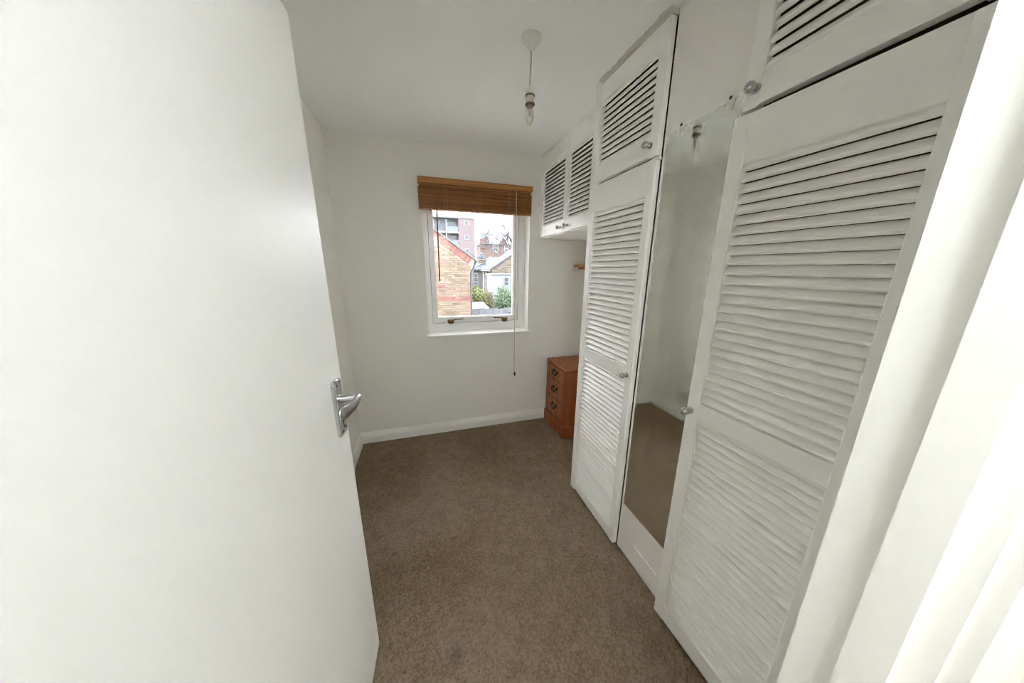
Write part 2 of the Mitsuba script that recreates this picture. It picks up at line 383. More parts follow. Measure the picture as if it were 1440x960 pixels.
put('dark_backing', cat(cbox(1.62, 1.635, -1.43, -0.976, 0.0, H - 0.002), cbox(XD + 0.05, 1.62, -1.432, -1.424, 0.0, H - 0.002), cbox(XD + 0.0285, 1.62, -0.9995, -0.977, 0.0, H - 0.002), cbox(XD + 0.03, 1.62, -1.424, -1.0, 1.874, 1.886), cbox(XD + 0.05, 1.62, -1.424, -0.99, 2.338, H - 0.002)), 'm_board', parent=w1)  # dark boards stand in for the shade behind the louvres

# wall cupboards over the alcove
wc = thing('wall_cupboard', 'white louvred wall cupboard above the alcove with the drawers', 'cupboard')
louvre_door(wc, 'door', XC, -0.4885, -0.047, 1.7145, 2.331, 0.040, 0.026, [(1.7145, 1.795), (2.218, 2.331)], (-0.412, 1.752), thick=0.02, slat=(0.033, 0.0078, 45), counts=(16,), label='louvred door next to the window wall')
louvre_door(wc, 'door', XC, -0.836, -0.4905, 1.7145, 2.331, 0.044, 0.022, [(1.7145, 1.795), (2.218, 2.331)], (-0.522, 1.752), thick=0.02, slat=(0.033, 0.0078, 45), counts=(16,), label='louvred door next to the tall wardrobe')
put('filler_strip', cbox(XC - 0.001, XC + 0.02, -0.0455, -0.0005, 1.7125, H - 0.001, 0.002), 'm_cabinet', parent=wc)
put('filler_strip', cbox(XC, XC + 0.02, -0.956, -0.8375, 1.7145, 2.331, 0.002), 'm_cabinet', parent=wc)
put('header', cbox(XC + 0.002, XC + 0.02, -0.956, -0.046, 2.3325, H - 0.001), 'm_cabinet', parent=wc)
put('base_panel', cbox(XC + 0.0205, XR - 0.001, -0.956, -0.001, 1.7125, 1.730), 'm_cabinet', parent=wc)
put('dark_backing', cat(cbox(1.72, 1.735, -0.955, -0.001, 1.731, H - 0.002), cbox(XC + 0.045, 1.72, -0.955, -0.001, 1.7305, 1.74), cbox(XC + 0.022, 1.72, -0.045, -0.0015, 1.74, H - 0.01), cbox(XC + 0.045, 1.72, -0.955, -0.85, 1.74, H - 0.01), cbox(XC + 0.045, 1.72, -0.955, -0.001, 2.335, H - 0.002)), 'm_board', parent=wc)  # dark boards again, so the cupboard louvre gaps look shaded

# centre panel with the mirror
XP = 1.506
cp = thing('centre_panel', 'flat white panel between the two wardrobes, behind the mirror', 'panel')
put('board', cbox(XP, XP + 0.018, -1.7455, -1.4365, 0.0, H - 0.001), 'm_panel', parent=cp)
put('moulding', cbox(XP - 0.004, XP + 0.001, -1.745, -1.548, 0.108, 0.118, 0.0018), 'm_panel', parent=cp)
mir = thing('mirror', 'tall frameless mirror fixed between the white wardrobes', 'mirror')
put('glass', cbox(XP - 0.0055, XP - 0.0005, -1.742, -1.4545, 0.284, 1.950), 'm_mirror', parent=mir)
def mirror_clip(y, z, s):
    k = put('clip', cat(ext(Polygon([(y - 0.010, z), (y - 0.010, z - s * 0.016), (y - 0.005, z - s * 0.024), (y + 0.005, z - s * 0.024), (y + 0.010, z - s * 0.016), (y + 0.010, z + s * 0.016), (y - 0.010, z + s * 0.016)]).buffer(0.001), 'x', XP - 0.0095, XP - 0.0058)), 'm_plastic', parent=mir)
    put('screw', lathe([(0, 0), (0.005, 0), (0.004, 0.0025), (0, 0.003)], (XP - 0.0096, y, z + s * 0.006), '-x', 14), 'm_bronze', 40, parent=k)
mirror_clip(-1.521, 1.951, 1); mirror_clip(-1.70, 1.951, 1)

# near wardrobe, its door a little open
w2 = thing('wardrobe', 'white built-in wardrobe with a louvred door ajar, nearest the viewer', 'wardrobe')
YHG = -2.186
ajar = T().translate([XD, YHG, 0]).rotate([0, 0, 1], 2.1).translate([-XD, -YHG, 0])
louvre_door(w2, 'door', XD, YHG, -1.752, 0.006, 1.872, 0.045, 0.046, [(0.006, 0.084), (0.942, 1.004), (1.744, 1.872)], (-1.768, 0.968), world=ajar, label='louvred door standing slightly ajar', bead=True, inset=0.007)
louvre_door(w2, 'upper_door', XD, YHG, -1.756, 1.888, 2.332, 0.045, 0.045, [(1.888, 1.968), (2.252, 2.332)], (-1.79, 1.932))
put('post', cbox(XD, XD + 0.05, YF + 0.001, YHG - 0.003, 0.0, H - 0.001, 0.003), 'm_cabinet', parent=w2)
put('header', cbox(XD + 0.010, XD + 0.03, YHG, -1.755, 2.337, H - 0.001), 'm_cabinet', parent=w2)
put('dark_backing', cat(cbox(1.62, 1.635, YF + 0.002, -1.752, 0.0, H - 0.002), cbox(XD + 0.052, 1.62, -1.762, -1.752, 0.0, H - 0.002), cbox(XD + 0.052, 1.62, YHG - 0.002, YHG + 0.008, 0.0, H - 0.002), cbox(XD + 0.035, 1.62, YHG + 0.008, -1.762, 1.874, 1.886), cbox(XD + 0.052, 1.62, YHG + 0.008, -1.762, 2.338, H - 0.002)), 'm_board', parent=w2)  # same dark boards in place of shade inside the near wardrobe

# ------------------------------------------------------------------ chest of drawers and shelf in the alcove
ch = thing('chest_of_drawers', 'small orange-brown wooden chest of three drawers in the alcove', 'chest of drawers')
CX, CY0, CY1 = 1.688, -0.418, -0.022
put('body', cat(cbox(CX + 0.014, XR - 0.012, CY0, CY1, 0.108, 0.606, 0.0015), cbox(CX + 0.001, CX + 0.015, CY0, CY0 + 0.017, 0.108, 0.606, 0.001), cbox(CX + 0.001, CX + 0.015, CY1 - 0.017, CY1, 0.108, 0.606, 0.001)), 'm_chest', parent=ch)
top = trimesh.convex.convex_hull(np.array([(x, y, z) for x, y, z in [(CX + e - 0.004, a, zz) for zz, e, g in ((0.606, 0.006, 0.002), (0.613, 0, 0), (0.622, 0, 0), (0.632, 0.011, 0.010)) for a in (CY0 - 0.002 + g, CY1 + 0.002 - g)] + [(XR - 0.010 - e, a, zz) for zz, e, g in ((0.606, 0.006, 0.002), (0.613, 0, 0), (0.622, 0, 0), (0.632, 0.006, 0.010)) for a in (CY0 - 0.002 + g, CY1 + 0.002 - g)]]))
put('top', top, 'm_chest', parent=ch)
plinth = trimesh.convex.convex_hull(np.array([(x, y, z) for z, e in ((0.0, 0.0), (0.098, 0.0), (0.1075, 0.009)) for x in (CX - 0.010 + e, XR - 0.010 - e) for y in (CY0 - 0.008 + e, CY1 + 0.006 - e)]))
put('plinth', plinth, 'm_chest', parent=ch)
for z0, z1, zh in ((0.480, 0.602, 0.553), (0.304, 0.472, 0.396), (0.118, 0.296, 0.230)):
    dwr = put('drawer', cbox(CX - 0.004, CX + 0.014, CY0 + 0.022, CY1 - 0.022, z0, z1, 0.003), 'm_chest', parent=ch)
    yc = -0.236
    hd = [lathe([(0, 0), (0.014, 0), (0.013, 0.004), (0.006, 0.007), (0.006, 0.013), (0.0085, 0.017), (0, 0.020)], (CX - 0.006, yc + s * 0.034, zh + 0.012), '-x', 18) for s in (-1, 1)]
    hd.append(tube(spline([(CX - 0.020, yc - 0.034, zh + 0.012), (CX - 0.026, yc - 0.040, zh - 0.004), (CX - 0.027, yc - 0.024, zh - 0.020), (CX - 0.027, yc, zh - 0.015), (CX - 0.027, yc + 0.024, zh - 0.020), (CX - 0.026, yc + 0.040, zh - 0.004), (CX - 0.020, yc + 0.034, zh + 0.012)], 36), 0.0050, 9))
    put('handle', cat(*hd), 'm_bronze', 50, parent=dwr, label='dark bronze drop handle')

sh = thing('shelf', 'light wooden shelf on the alcove wall beside the tall wardrobe', 'shelf')
put('board', cbox(1.925, XR - 0.002, -0.230, -0.001, 1.478, 1.498, 0.0015), 'm_shelf', parent=sh)
put('batten', cbox(1.972, XR - 0.002, -0.028, -0.002, 1.456, 1.4775, 0.001), 'm_shelf', parent=sh)

# ------------------------------------------------------------------ pendant lamp
lp = thing('pendant_lamp', 'bare candle bulb hanging on a short flex from the ceiling rose', 'lamp')
LX, LY = 1.052, -1.151
put('ceiling_rose', lathe([(0, -0.047), (0.006, -0.047), (0.010, -0.044), (0.028, -0.021), (0.0385, -0.011), (0.040, -0.006), (0.040, 0.0), (0, 0.0)], (LX, LY, H - 0.0002), 'z', 48), 'm_plastic', 35, parent=lp)
put('flex', tube(spline([(LX, LY, H - 0.045), (LX + 0.001, LY, H - 0.08), (LX - 0.0015, LY, H - 0.13), (LX, LY, 2.178)], 20), 0.0032, 8), 'm_flex', True, parent=lp)
hold = put('lamp_holder', lathe([(0, 0.056), (0.006, 0.056), (0.008, 0.050), (0.014, 0.043), (0.0172, 0.034), (0.0175, 0.022), (0, 0.022)], (LX, LY, 2.130), 'z', 32), 'm_plastic', 35, parent=lp)
put('skirt', lathe([(0, 0.034), (0.0165, 0.034), (0.0165, 0.0), (0, 0.0)], (LX, LY, 2.119), 'z', 32), 'm_cream', 35, parent=hold)
for z in (2.150, 2.119):
    put('collar', lathe([(0.010, -0.003), (0.0195, -0.003), (0.0205, 0.0), (0.0195, 0.003), (0.010, 0.003)], (LX, LY, z), 'z', 32), 'm_dark_ring', 35, parent=hold)
ob = [(0.0085, 0.0), (0.0125, -0.008), (0.0165, -0.020), (0.0172, -0.030), (0.0155, -0.040), (0.0110, -0.053), (0.006, -0.062), (0.0025, -0.0655), (0, -0.0665)]
ib = [(max(r - 0.0011, 0), z + (0.0012 if z < -0.03 else 0.0)) for r, z in ob]
scene['m_bulb'] = {'type': 'blendbsdf', 'weight': 0.22, 'a': {'type': 'dielectric', 'int_ior': 1.5}, 'b': {'type': 'twosided', 'bsdf': {'type': 'diffuse', 'reflectance': {'type': 'rgb', 'value': [0.85, 0.83, 0.76]}}}}
bulb = put('bulb', lathe(ob + ib[::-1] + [ob[0]], (LX, LY, 2.106), 'z', 40), 'm_bulb', True, parent=lp, label='clear candle-shaped bulb')
put('bulb_cap', lathe([(0, 0.016), (0.011, 0.016), (0.0115, 0.002), (0.009, -0.004), (0, -0.004)], (LX, LY, 2.104), 'z', 24), 'm_cap', 35, parent=bulb)
put('filament', cat(tube([(LX, LY, 2.100), (LX, LY, 2.073), (LX, LY, 2.056)], [0.0045, 0.003, 0.002], 8), *[tube([(LX + dx, LY + dy, 2.090), (LX + 1.3 * dx, LY + 1.3 * dy, 2.068), (LX + dx, LY + dy, 2.042)], 0.0011, 6) for dx, dy in ((0.005, 0), (-0.005, 0), (0, 0.005), (0, -0.005))]), 'm_filament', parent=bulb)

# ------------------------------------------------------------------ the open door
door = tag(key_of('door_1'), 'white flush door standing open on the left with an aluminium lever handle', None, None, 'structure')
HX, HY = 0.2695, -2.312
ang = math.degrees(math.atan2(0.327 - HX, -1.5455 - HY))     # from +y towards +x
DW = math.hypot(0.327 - HX, -1.5455 - HY)
swing = T().translate([HX, HY, 0]).rotate([0, 0, 1], -ang).rotate([1, 0, 0], 0.95)    # local: y along the leaf from the hinge, +x the face in view
put('leaf', cbox(-0.040, 0.0, 0.0, DW, 0.006, 1.985, 0.0015), 'm_door', parent=door, world=swing)
for z in (0.22, 1.75):
    put('hinge', cat(lathe([(0, -0.045), (0.006, -0.045), (0.006, 0.045), (0, 0.045)], (-0.044, -0.004, z), 'z', 14), cbox(-0.038, -0.008, -0.0012, 0.0, z - 0.04, z + 0.04)), 'm_alu', 40, parent=door, world=swing)
ys = lambda y: (y - HY) / math.cos(math.radians(ang))
pc = ys(-1.6045)
# backplate: straight lower part, arched top, raised with a bevelled edge
def plate_poly(w, z0, z1):
    a = np.linspace(0, math.pi, 13)
    tp = [(pc + w * math.cos(t), z1 - 0.010 + 0.010 * math.sin(t)) for t in a]
    return Polygon([(pc - w * 0.94, z0 + 0.005), (pc - w * 0.86, z0), (pc + w * 0.86, z0), (pc + w * 0.94, z0 + 0.005)] + tp)
pl = put('backplate', cat(ext(plate_poly(0.0265, 0.970, 1.137), 'x', 0.0, 0.008), ext(plate_poly(0.0235, 0.973, 1.134), 'x', 0.008, 0.0108)), 'm_alu', parent=door, world=swing, label='aluminium lever handle plate')
for dy, z in ((-0.012, 1.122), (0.013, 1.123), (-0.012, 0.982), (0.012, 0.985)):
    put('screw', lathe([(0, 0), (0.0036, 0), (0.003, 0.0015), (0, 0.002)], (0.0106, pc + dy, z), 'x', 12), 'm_bronze', 40, parent=pl, world=swing)
put('keyhole', cat(lathe([(0, 0), (0.0042, 0), (0.0042, 0.0006), (0, 0.0006)], (0.0106, pc, 1.010), 'x', 14), cbox(0.0106, 0.0112, pc - 0.0022, pc + 0.0022, 0.989, 1.010)), 'm_hole', parent=pl, world=swing)
zn = 1.077
neck = tube([(0.008, pc + 0.002, zn), (0.020, pc + 0.002, zn), (0.040, pc + 0.002, zn + 0.001), (0.056, pc + 0.001, zn + 0.001)], [0.0115, 0.0105, 0.0100, 0.0105], 20)
# grip: a swept, flattened blade that leaves the neck and runs back along the door towards the hinge
gp = spline([(0.057, pc + 0.012, zn + 0.002), (0.0575, pc - 0.010, zn + 0.001), (0.056, pc - 0.040, zn - 0.003), (0.050, pc - 0.070, zn - 0.004), (0.045, pc - 0.092, zn - 0.001), (0.042, pc - 0.106, zn + 0.002)], 26)
gw = np.interp(np.linspace(0, 1, 26), [0, 0.06, 0.18, 0.5, 0.85, 0.96, 1], [0.003, 0.0095, 0.0120, 0.0155, 0.0180, 0.013, 0.004])
gt = np.interp(np.linspace(0, 1, 26), [0, 0.06, 0.2, 0.6, 0.92, 1], [0.003, 0.0085, 0.0095, 0.0065, 0.0055, 0.003])
va, fa = [], []
for i in range(26):
    for j in range(18):
        t = 2 * math.pi * j / 18
        va.append(gp[i] + np.array([gt[i] * math.cos(t), 0, gw[i] * math.sin(t)]))
for i in range(25):
    for j in range(18):
        a, b, c, d = i * 18 + j, i * 18 + (j + 1) % 18, (i + 1) * 18 + (j + 1) % 18, (i + 1) * 18 + j
        fa += [(a, b, c), (a, c, d)]
for j in range(1, 17):
    fa += [(0, j + 1, j), (25 * 18, 25 * 18 + j, 25 * 18 + j + 1)]
grip = trimesh.Trimesh(np.array(va), fa, process=False); grip.fix_normals()
put('lever', cat(neck, grip), 'm_alu', 50, parent=pl, world=swing)

# door lining and architrave around the opening
def lining(y0, y1, a, b):
    outer, inner = sbox(DX0 - b, -0.006, DX1 + b, DZ + b), sbox(DX0 - a, -0.1, DX1 + a, DZ + a)
    return ext(outer.difference(inner), 'y', y0, y1)
struct('trim_1', cat(lining(YH - 0.002, YF + 0.002, 0.0, 0.029), lining(YH - 0.016, YH - 0.002, 0.004, 0.070), lining(YH + 0.02, YF - 0.045, -0.012, 0.0)), 'm_gloss', 'white door lining and architrave around the doorway')

# wall socket on the left wall, seen in the mirror
so = thing('wall_socket', 'pale grey power socket low on the left wall, seen in the mirror', 'socket')
mat('m_socket', (0.50, 0.49, 0.45), 0.35)
put('plate', cbox(0.0, 0.009, -0.474, -0.388, 0.212, 0.298, 0.003), 'm_socket', parent=so)
put('pin_hole', cat(cbox(0.0088, 0.0094, -0.434, -0.428, 0.262, 0.272), cbox(0.0088, 0.0094, -0.447, -0.439, 0.240, 0.245), cbox(0.0088, 0.0094, -0.423, -0.415, 0.240, 0.245)), 'm_hole', parent=so)
put('switch', cbox(0.0088, 0.013, -0.466, -0.456, 0.245, 0.265, 0.002), 'm_plastic', parent=so)

# added globe lamp, unseen behind the viewer: fill light for the room through the doorway
hl = thing('added_globe_lamp', 'added fill lamp shaped as a white opal globe pendant, unseen on the landing', 'lamp')
GX, GYL, GZL = 0.74, -2.92, 1.93
put('ceiling_rose', lathe([(0, -0.03), (0.03, -0.028), (0.05, -0.008), (0.05, 0), (0, 0)], (GX, GYL, H - 0.0005), 'z', 24), 'm_plastic', 35, parent=hl)
put('flex', tube([(GX, GYL, H - 0.029), (GX, GYL, 2.2), (GX, GYL, GZL + 0.165)], 0.003, 8), 'm_flex', True, parent=hl)
put('cap', lathe([(0, 0.185), (0.02, 0.184), (0.045, 0.165), (0.05, 0.147), (0, 0.147)], (GX, GYL, GZL), 'z', 24), 'm_plastic', 35, parent=hl)
k = put('globe', trimesh.creation.icosphere(3, 0.15).apply_translation((GX, GYL, GZL)), 'm_plastic', True, parent=hl)
scene[k]['emitter'] = {'type': 'area', 'radiance': {'type': 'rgb', 'value': [FILL_LAMP * 0.98, FILL_LAMP * 1.0, FILL_LAMP * 1.03]}}

#OUTSIDE
# ================================================================== outside the window
GZ = -2.75
mat('o_mortar', (0.25, 0.23, 0.205), 0.9)
for i, c in enumerate([(0.225, 0.185, 0.135), (0.265, 0.22, 0.168), (0.19, 0.15, 0.105), (0.25, 0.19, 0.155), (0.145, 0.115, 0.085), (0.23, 0.155, 0.13)]):
    mat(f'o_brick_{i}', c, 0.9)
for i, c in enumerate([(0.24, 0.11, 0.095), (0.27, 0.135, 0.115), (0.215, 0.10, 0.09)]):
    mat(f'o_red_{i}', c, 0.9)
mat('o_bounce_paving', proc(lambda p, n, uv: mix((0.40, 0.39, 0.37), (0.52, 0.51, 0.49), fbm(p.x * 1.7, p.y * 1.7, 0.0, 4))), 0.9)
mat('o_white', (0.215, 0.225, 0.235), 0.6)
mat('o_pale', (0.165, 0.178, 0.20), 0.8)
mat('o_towerbrick', (0.150, 0.122, 0.130), 0.9)
mat('o_towerpanel', (0.12, 0.14, 0.175), 0.7)
mat('o_glazing', (0.06, 0.075, 0.09), 0.15)
mat('o_pipe', (0.10, 0.105, 0.13), 0.5)
mat('o_pipe_grey', (0.42, 0.43, 0.45), 0.5)
mat('o_lead', (0.13, 0.14, 0.155), 0.6)
mat('o_fence', proc(lambda p, n, uv: mix((0.12, 0.132, 0.15), (0.18, 0.195, 0.215), fbm(p.x * 22, p.y * 10, p.z * 2.2, 3))), 0.9)
mat('o_ground', proc(lambda p, n, uv: mix((0.12, 0.13, 0.09), (0.20, 0.19, 0.15), fbm(p.x * 0.9, p.y * 0.9, 0.0, 4))), 0.95)
mat('o_stock', proc(lambda p, n, uv: mix((0.085, 0.075, 0.058), (0.17, 0.148, 0.112), dr.clip(1.6 * (noise(p.x * 4.6, p.y * 4.6, p.z * 13.3) - 0.5) + 0.5, 0, 1))), 0.9)
mat('o_terrace', proc(lambda p, n, uv: mix((0.105, 0.075, 0.070), (0.15, 0.11, 0.10), noise(p.x * 4.6, p.y * 4.6, p.z * 13.3))), 0.9)
mat('o_stucco_grey', (0.12, 0.118, 0.116), 0.85)
def slate_col(p, n, uv):
    return mix((0.030, 0.038, 0.053), (0.050, 0.060, 0.080), cell_rand(p.x * 4.0, p.y * 4.0, p.z * 6.5))
mat('o_slate', proc(slate_col), 0.6)
mat('o_slate_light', proc(lambda p, n, uv: mix((0.044, 0.052, 0.064), (0.062, 0.070, 0.083), noise(p.x * 2.5, p.y * 3.0, p.z * 5.0))), 0.6)
mat('o_tile', (0.30, 0.17, 0.13), 0.8)
mat('o_bark', (0.085, 0.082, 0.088), 0.9)
mat('o_leaf_yellow', proc(lambda p, n, uv: mix((0.09, 0.13, 0.04), (0.26, 0.28, 0.095), cell_rand(p.x * 9, p.y * 9, p.z * 9))), 0.6)
mat('o_leaf_brown', proc(lambda p, n, uv: mix((0.13, 0.115, 0.07), (0.21, 0.18, 0.12), cell_rand(p.x * 9, p.y * 9, p.z * 9))), 0.7)
mat('o_leaf_green', proc(lambda p, n, uv: mix((0.06, 0.11, 0.06), (0.16, 0.22, 0.125), cell_rand(p.x * 9, p.y * 9, p.z * 9))), 0.6)

tag(put('ground', cbox(-120, 160, 0.6, 260, GZ - 0.4, GZ), 'o_ground'), 'gardens and ground outside below the window', None, None, 'structure')
# the house this room is in: unseen outer face, put in to shade the gable
struct('wall_outer', ext(sbox(-7.0, GZ, 9.0, 5.6).difference(sbox(WX0 - 0.02, WZ0 - 0.02, WX1 + 0.02, WZ1 + 0.02)), 'y', 0.302, 0.42), 'o_stock', 'unseen outer brick face of the house around the window, put in to shade the gable opposite')

struct('bounce_paving', cbox(-22, 30, 0.62, 8.9, GZ, GZ + 0.03), 'o_bounce_paving', 'added pale paving, unseen below the window, bouncing light up to the ceiling')  # unseen pale slab added to bounce daylight onto the ceiling

# --- buff brick gable house
gh = thing('brick_house', 'buff brick house gable with a red brick edge, just outside the window on the left', 'house')
GY = 8.0
EX, EZ, SLOPE, RX = 2.42, 1.765, 0.690, -0.60
rake = lambda x: EZ + SLOPE * (EX - x) if x > RX else EZ + SLOPE * (EX - 2 * RX + x)
gable = Polygon([(2.215, GZ), (2.235, 1.30), (2.42, 1.72), (2.42, EZ), (RX, rake(RX)), (2 * RX - EX, EZ), (2 * RX - EX, GZ)])
put('wall', ext(gable.buffer(-0.004), 'y', GY + 0.012, GY + 0.3), 'o_mortar', parent=gh)
put('side_wall', cbox(1.93, 2.205, GY + 0.3, GY + 7, GZ, 1.5), 'o_stock', parent=gh)
put('side_wall', cbox(2 * RX - EX + 0.2, 2 * RX - EX + 0.5, GY + 0.3, GY + 7, GZ, 1.5), 'o_stock', parent=gh)
wkey = gh + '__wall'
BL, BH, CW, CHT = 0.215, 0.065, 0.2265, 0.0765
brick_ply = [mikit.ply(cbox(-0.5, 0.5, 0, 0.1025, -0.5, 0.5), f'o_brick_{i}') for i in range(6)]
red_ply = [mikit.ply(cbox(-0.5, 0.5, 0, 0.1025, -0.5, 0.5), f'o_red_{i}') for i in range(3)]
brr = random.Random(11)
rest = {i: [] for i in range(9)}
nb = 0
z, row = GZ + 0.05, 0
while z < rake(RX):
    zc = z + BH / 2
    x = 2 * RX - EX - (row % 2) * CW / 2
    while x < 2.42:
        a, b = x, x + BL
        lim = gable.intersection(LineString([(-9, zc + BH / 2), (9, zc + BH / 2)])) 
        lim2 = gable.intersection(LineString([(-9, zc - BH / 2), (9, zc - BH / 2)]))
        if lim.is_empty or lim2.is_empty: break
        lo, hi = max(lim.bounds[0], lim2.bounds[0]), min(lim.bounds[2], lim2.bounds[2])
        # below the red soldier course along the rake
        hi2 = min(hi, EX - (zc + BH / 2 + 0.29 - EZ) / SLOPE if zc > EZ - 0.28 else hi)
        lo2 = max(lo, 2 * RX - EX + (zc + BH / 2 + 0.29 - EZ) / SLOPE if zc > EZ - 0.28 else lo)
        a, b = max(a, lo2), min(b, hi2)
        if b - a > 0.03:
            redrow = 0.32 < zc < 0.48 or 0.80 < zc < 0.90 and a < 1.5
            if redrow and brr.random() < 0.8:
                c, src = brr.randrange(3), red_ply; ci = 6 + c
            else:
                w = [5, 5, 3, 2, 1.3, 1.2] if zc > 0.95 else [3, 3, 2, 4, 1, 3]
                c, src = brr.choices(range(6), w)[0], brick_ply; ci = c
            dy = brr.uniform(-0.003, 0.003)
            if 0.93 < (a + b) / 2 and -0.28 < zc < 2.8 and nb < 292:
                put('brick', None, None, parent=wkey, ply=src[c], world=T().translate([(a + b) / 2, GY + dy, zc]).scale([b - a, 0.1, BH]))
                nb += 1
            else:
                rest[ci].append(cbox(a, b, GY + dy, GY + 0.02, zc - BH / 2, zc + BH / 2))
        x += CW
    z += CHT; row += 1
for ci, ms in rest.items():
    if ms:
        kk = put('brickwork', cat(*ms), f'o_brick_{ci}' if ci < 6 else f'o_red_{ci - 6}', parent=wkey)
        labels[kk] = {'kind': 'stuff', 'label': 'bricks of the gable beyond the window opening'}
# red bricks on edge following the rake
ang_r = math.degrees(math.atan(SLOPE))
for side in (1, -1):
    L = (EX - RX) / math.cos(math.radians(ang_r))
    n = int(L / 0.0765)
    ms = []
    for i in range(n):
        s = 0.16 + i * 0.0765
        if s > L - 0.04: break
        cx, cz = EX - s * math.cos(math.radians(ang_r)), EZ + s * math.sin(math.radians(ang_r))
        off = 0.018 + 0.215 / 2
        px, pz = cx - off * math.sin(math.radians(ang_r)), cz - off * math.cos(math.radians(ang_r))
        if side == 1:
            put('verge_brick', None, None, parent=wkey, ply=red_ply[brr.randrange(3)], world=T().translate([px, GY + brr.uniform(-0.004, 0.002), pz]).rotate([0, 1, 0], ang_r).scale([BH, 0.1, 0.215]))
        else:
            put('verge_brick', None, None, parent=wkey, ply=red_ply[brr.randrange(3)], world=T().translate([2 * RX - px, GY + brr.uniform(-0.004, 0.002), pz]).rotate([0, 1, 0], -ang_r).scale([BH, 0.1, 0.215]))
rf = put('roof', ext(Polygon([(EX + 0.06, EZ - 0.05), (EX + 0.06, EZ + 0.02), (RX, rake(RX) + 0.07), (2 * RX - EX - 0.06, EZ + 0.02), (2 * RX - EX - 0.06, EZ - 0.05), (RX, rake(RX))]), 'y', GY + 0.03, GY + 7.3), 'o_tile', parent=gh)
put('verge', cat(ext(Polygon([(EX + 0.03, EZ - 0.018), (EX + 0.03, EZ + 0.025), (RX, rake(RX) + 0.048), (RX, rake(RX) + 0.004)]), 'y', GY - 0.035, GY + 0.03), ext(Polygon([(2 * RX - EX - 0.03, EZ - 0.018), (2 * RX - EX - 0.03, EZ + 0.025), (RX, rake(RX) + 0.048), (RX, rake(RX) + 0.004)]), 'y', GY - 0.035, GY + 0.03)), 'o_pale', parent=gh)
put('downpipe', tube([(2.262, GY + 0.05, GZ), (2.262, GY + 0.05, 0.0), (2.275, GY + 0.05, 1.27)], 0.034, 10), 'o_pipe', 40, parent=gh, label='dark downpipe at the corner')
put('gutter', cat(tube([(2.47, GY + 0.05, 1.70), (2.47, GY + 3, 1.70), (2.47, GY + 7, 1.70)], 0.05, 10), tube([(2.275, GY + 0.05, 1.25), (2.35, GY + 0.07, 1.42), (2.45, GY + 0.1, 1.68)], 0.032, 10)), 'o_pipe', 40, parent=gh)

# --- garden fence: every board a part
fe = thing('garden_fence', 'grey close-boarded wooden garden fence below the bushes', 'fence')
FYY = 9.0
put('rail', cat(cbox(2.3, 8.0, FYY + 0.022, FYY + 0.06, -0.45, -0.38), cbox(2.3, 8.0, FYY + 0.022, FYY + 0.06, -2.2, -2.12)), 'o_fence', parent=fe)
fb = [mikit.ply(cbox(-0.066, 0.066, -0.01, 0.012, 0, 1, 0.003), 'o_fence')]
for i in range(40):
    put('board', None, None, parent=fe, ply=fb[0], world=T().translate([2.38 + i * 0.139, FYY + brr.uniform(-0.006, 0.006), GZ]).scale([1, 1, 2.665 + brr.uniform(-0.012, 0.012)]))
for x in (2.33, 4.2, 6.1, 7.9):
    put('post', cbox(x - 0.05, x + 0.05, FYY + 0.06, FYY + 0.16, GZ, -0.03, 0.006), 'o_fence', parent=fe)

# --- low garden store with a pale roof behind the fence
st = thing('garden_store', 'low garden store with a pale sheet roof peeping over the fence', 'shed')
put('walls', cbox(2.55, 3.25, 9.75, 11.0, GZ, -0.17), 'o_fence', parent=st)
put('roof', trimesh.convex.convex_hull(np.array([(2.5, 9.65, -0.18), (3.3, 9.65, -0.18), (2.5, 11.1, -0.05), (3.3, 11.1, -0.05), (2.5, 9.65, -0.15), (3.3, 9.65, -0.15), (2.5, 11.1, -0.02), (3.3, 11.1, -0.02)])), 'o_lead', parent=st)

# --- bushes: twigs and single leaves
def leaf_blob(blobs, n, size, seed, flat=0.5):
    r = np.random.default_rng(seed)
    vs, fs = [], []
    blobs = np.array(blobs, float)
    wts = blobs[:, 3] * blobs[:, 4] * blobs[:, 5]; wts /= wts.sum()
    for i in range(n):
        b = blobs[r.choice(len(blobs), p=wts)]
        d = r.normal(size=3); d /= np.linalg.norm(d)
        rad = 0.45 + 0.85 * r.random() ** 1.3
        c = b[:3] + d * b[3:6] * rad
        u = r.normal(size=3); u /= np.linalg.norm(u)
        w = np.cross(u, d + 0.6 * r.normal(size=3)); w /= np.linalg.norm(w) + 1e-9
        s = size * r.uniform(0.6, 1.3)
        k = len(vs)
        bend = np.cross(u, w) * s * 0.15
        vs += [c - u * s, c + w * s * 0.42 + bend, c + u * s, c - w * s * 0.42 + bend]
        fs += [(k, k + 1, k + 2), (k, k + 2, k + 3)]
    return trimesh.Trimesh(np.array(vs), fs, process=False)


def bush(label, blobs, n, size, m, seed, root, group=None):
    k = thing('garden_bush', label, 'bush')
    kk = put('foliage', leaf_blob(blobs, n, size, seed), m, parent=k)
    labels[kk] = {'kind': 'stuff', 'label': 'leaves of the bush'}
    r = random.Random(seed)
    ms = []
    for b in blobs:
        for q in range(4):
            e = [b[i] + r.uniform(-0.6, 0.6) * b[3 + i] for i in range(3)]
            x0, y0 = root[0] + r.uniform(-0.1, 0.1), root[1] + r.uniform(-0.1, 0.1)
            ms.append(tube([(x0, y0, GZ), (x0 * 0.5 + e[0] * 0.5, y0 * 0.5 + e[1] * 0.5, (GZ + e[2]) / 2), tuple(e)], [0.035, 0.02, 0.006], 5))
    put('stem', cat(*ms), 'o_bark', parent=k)


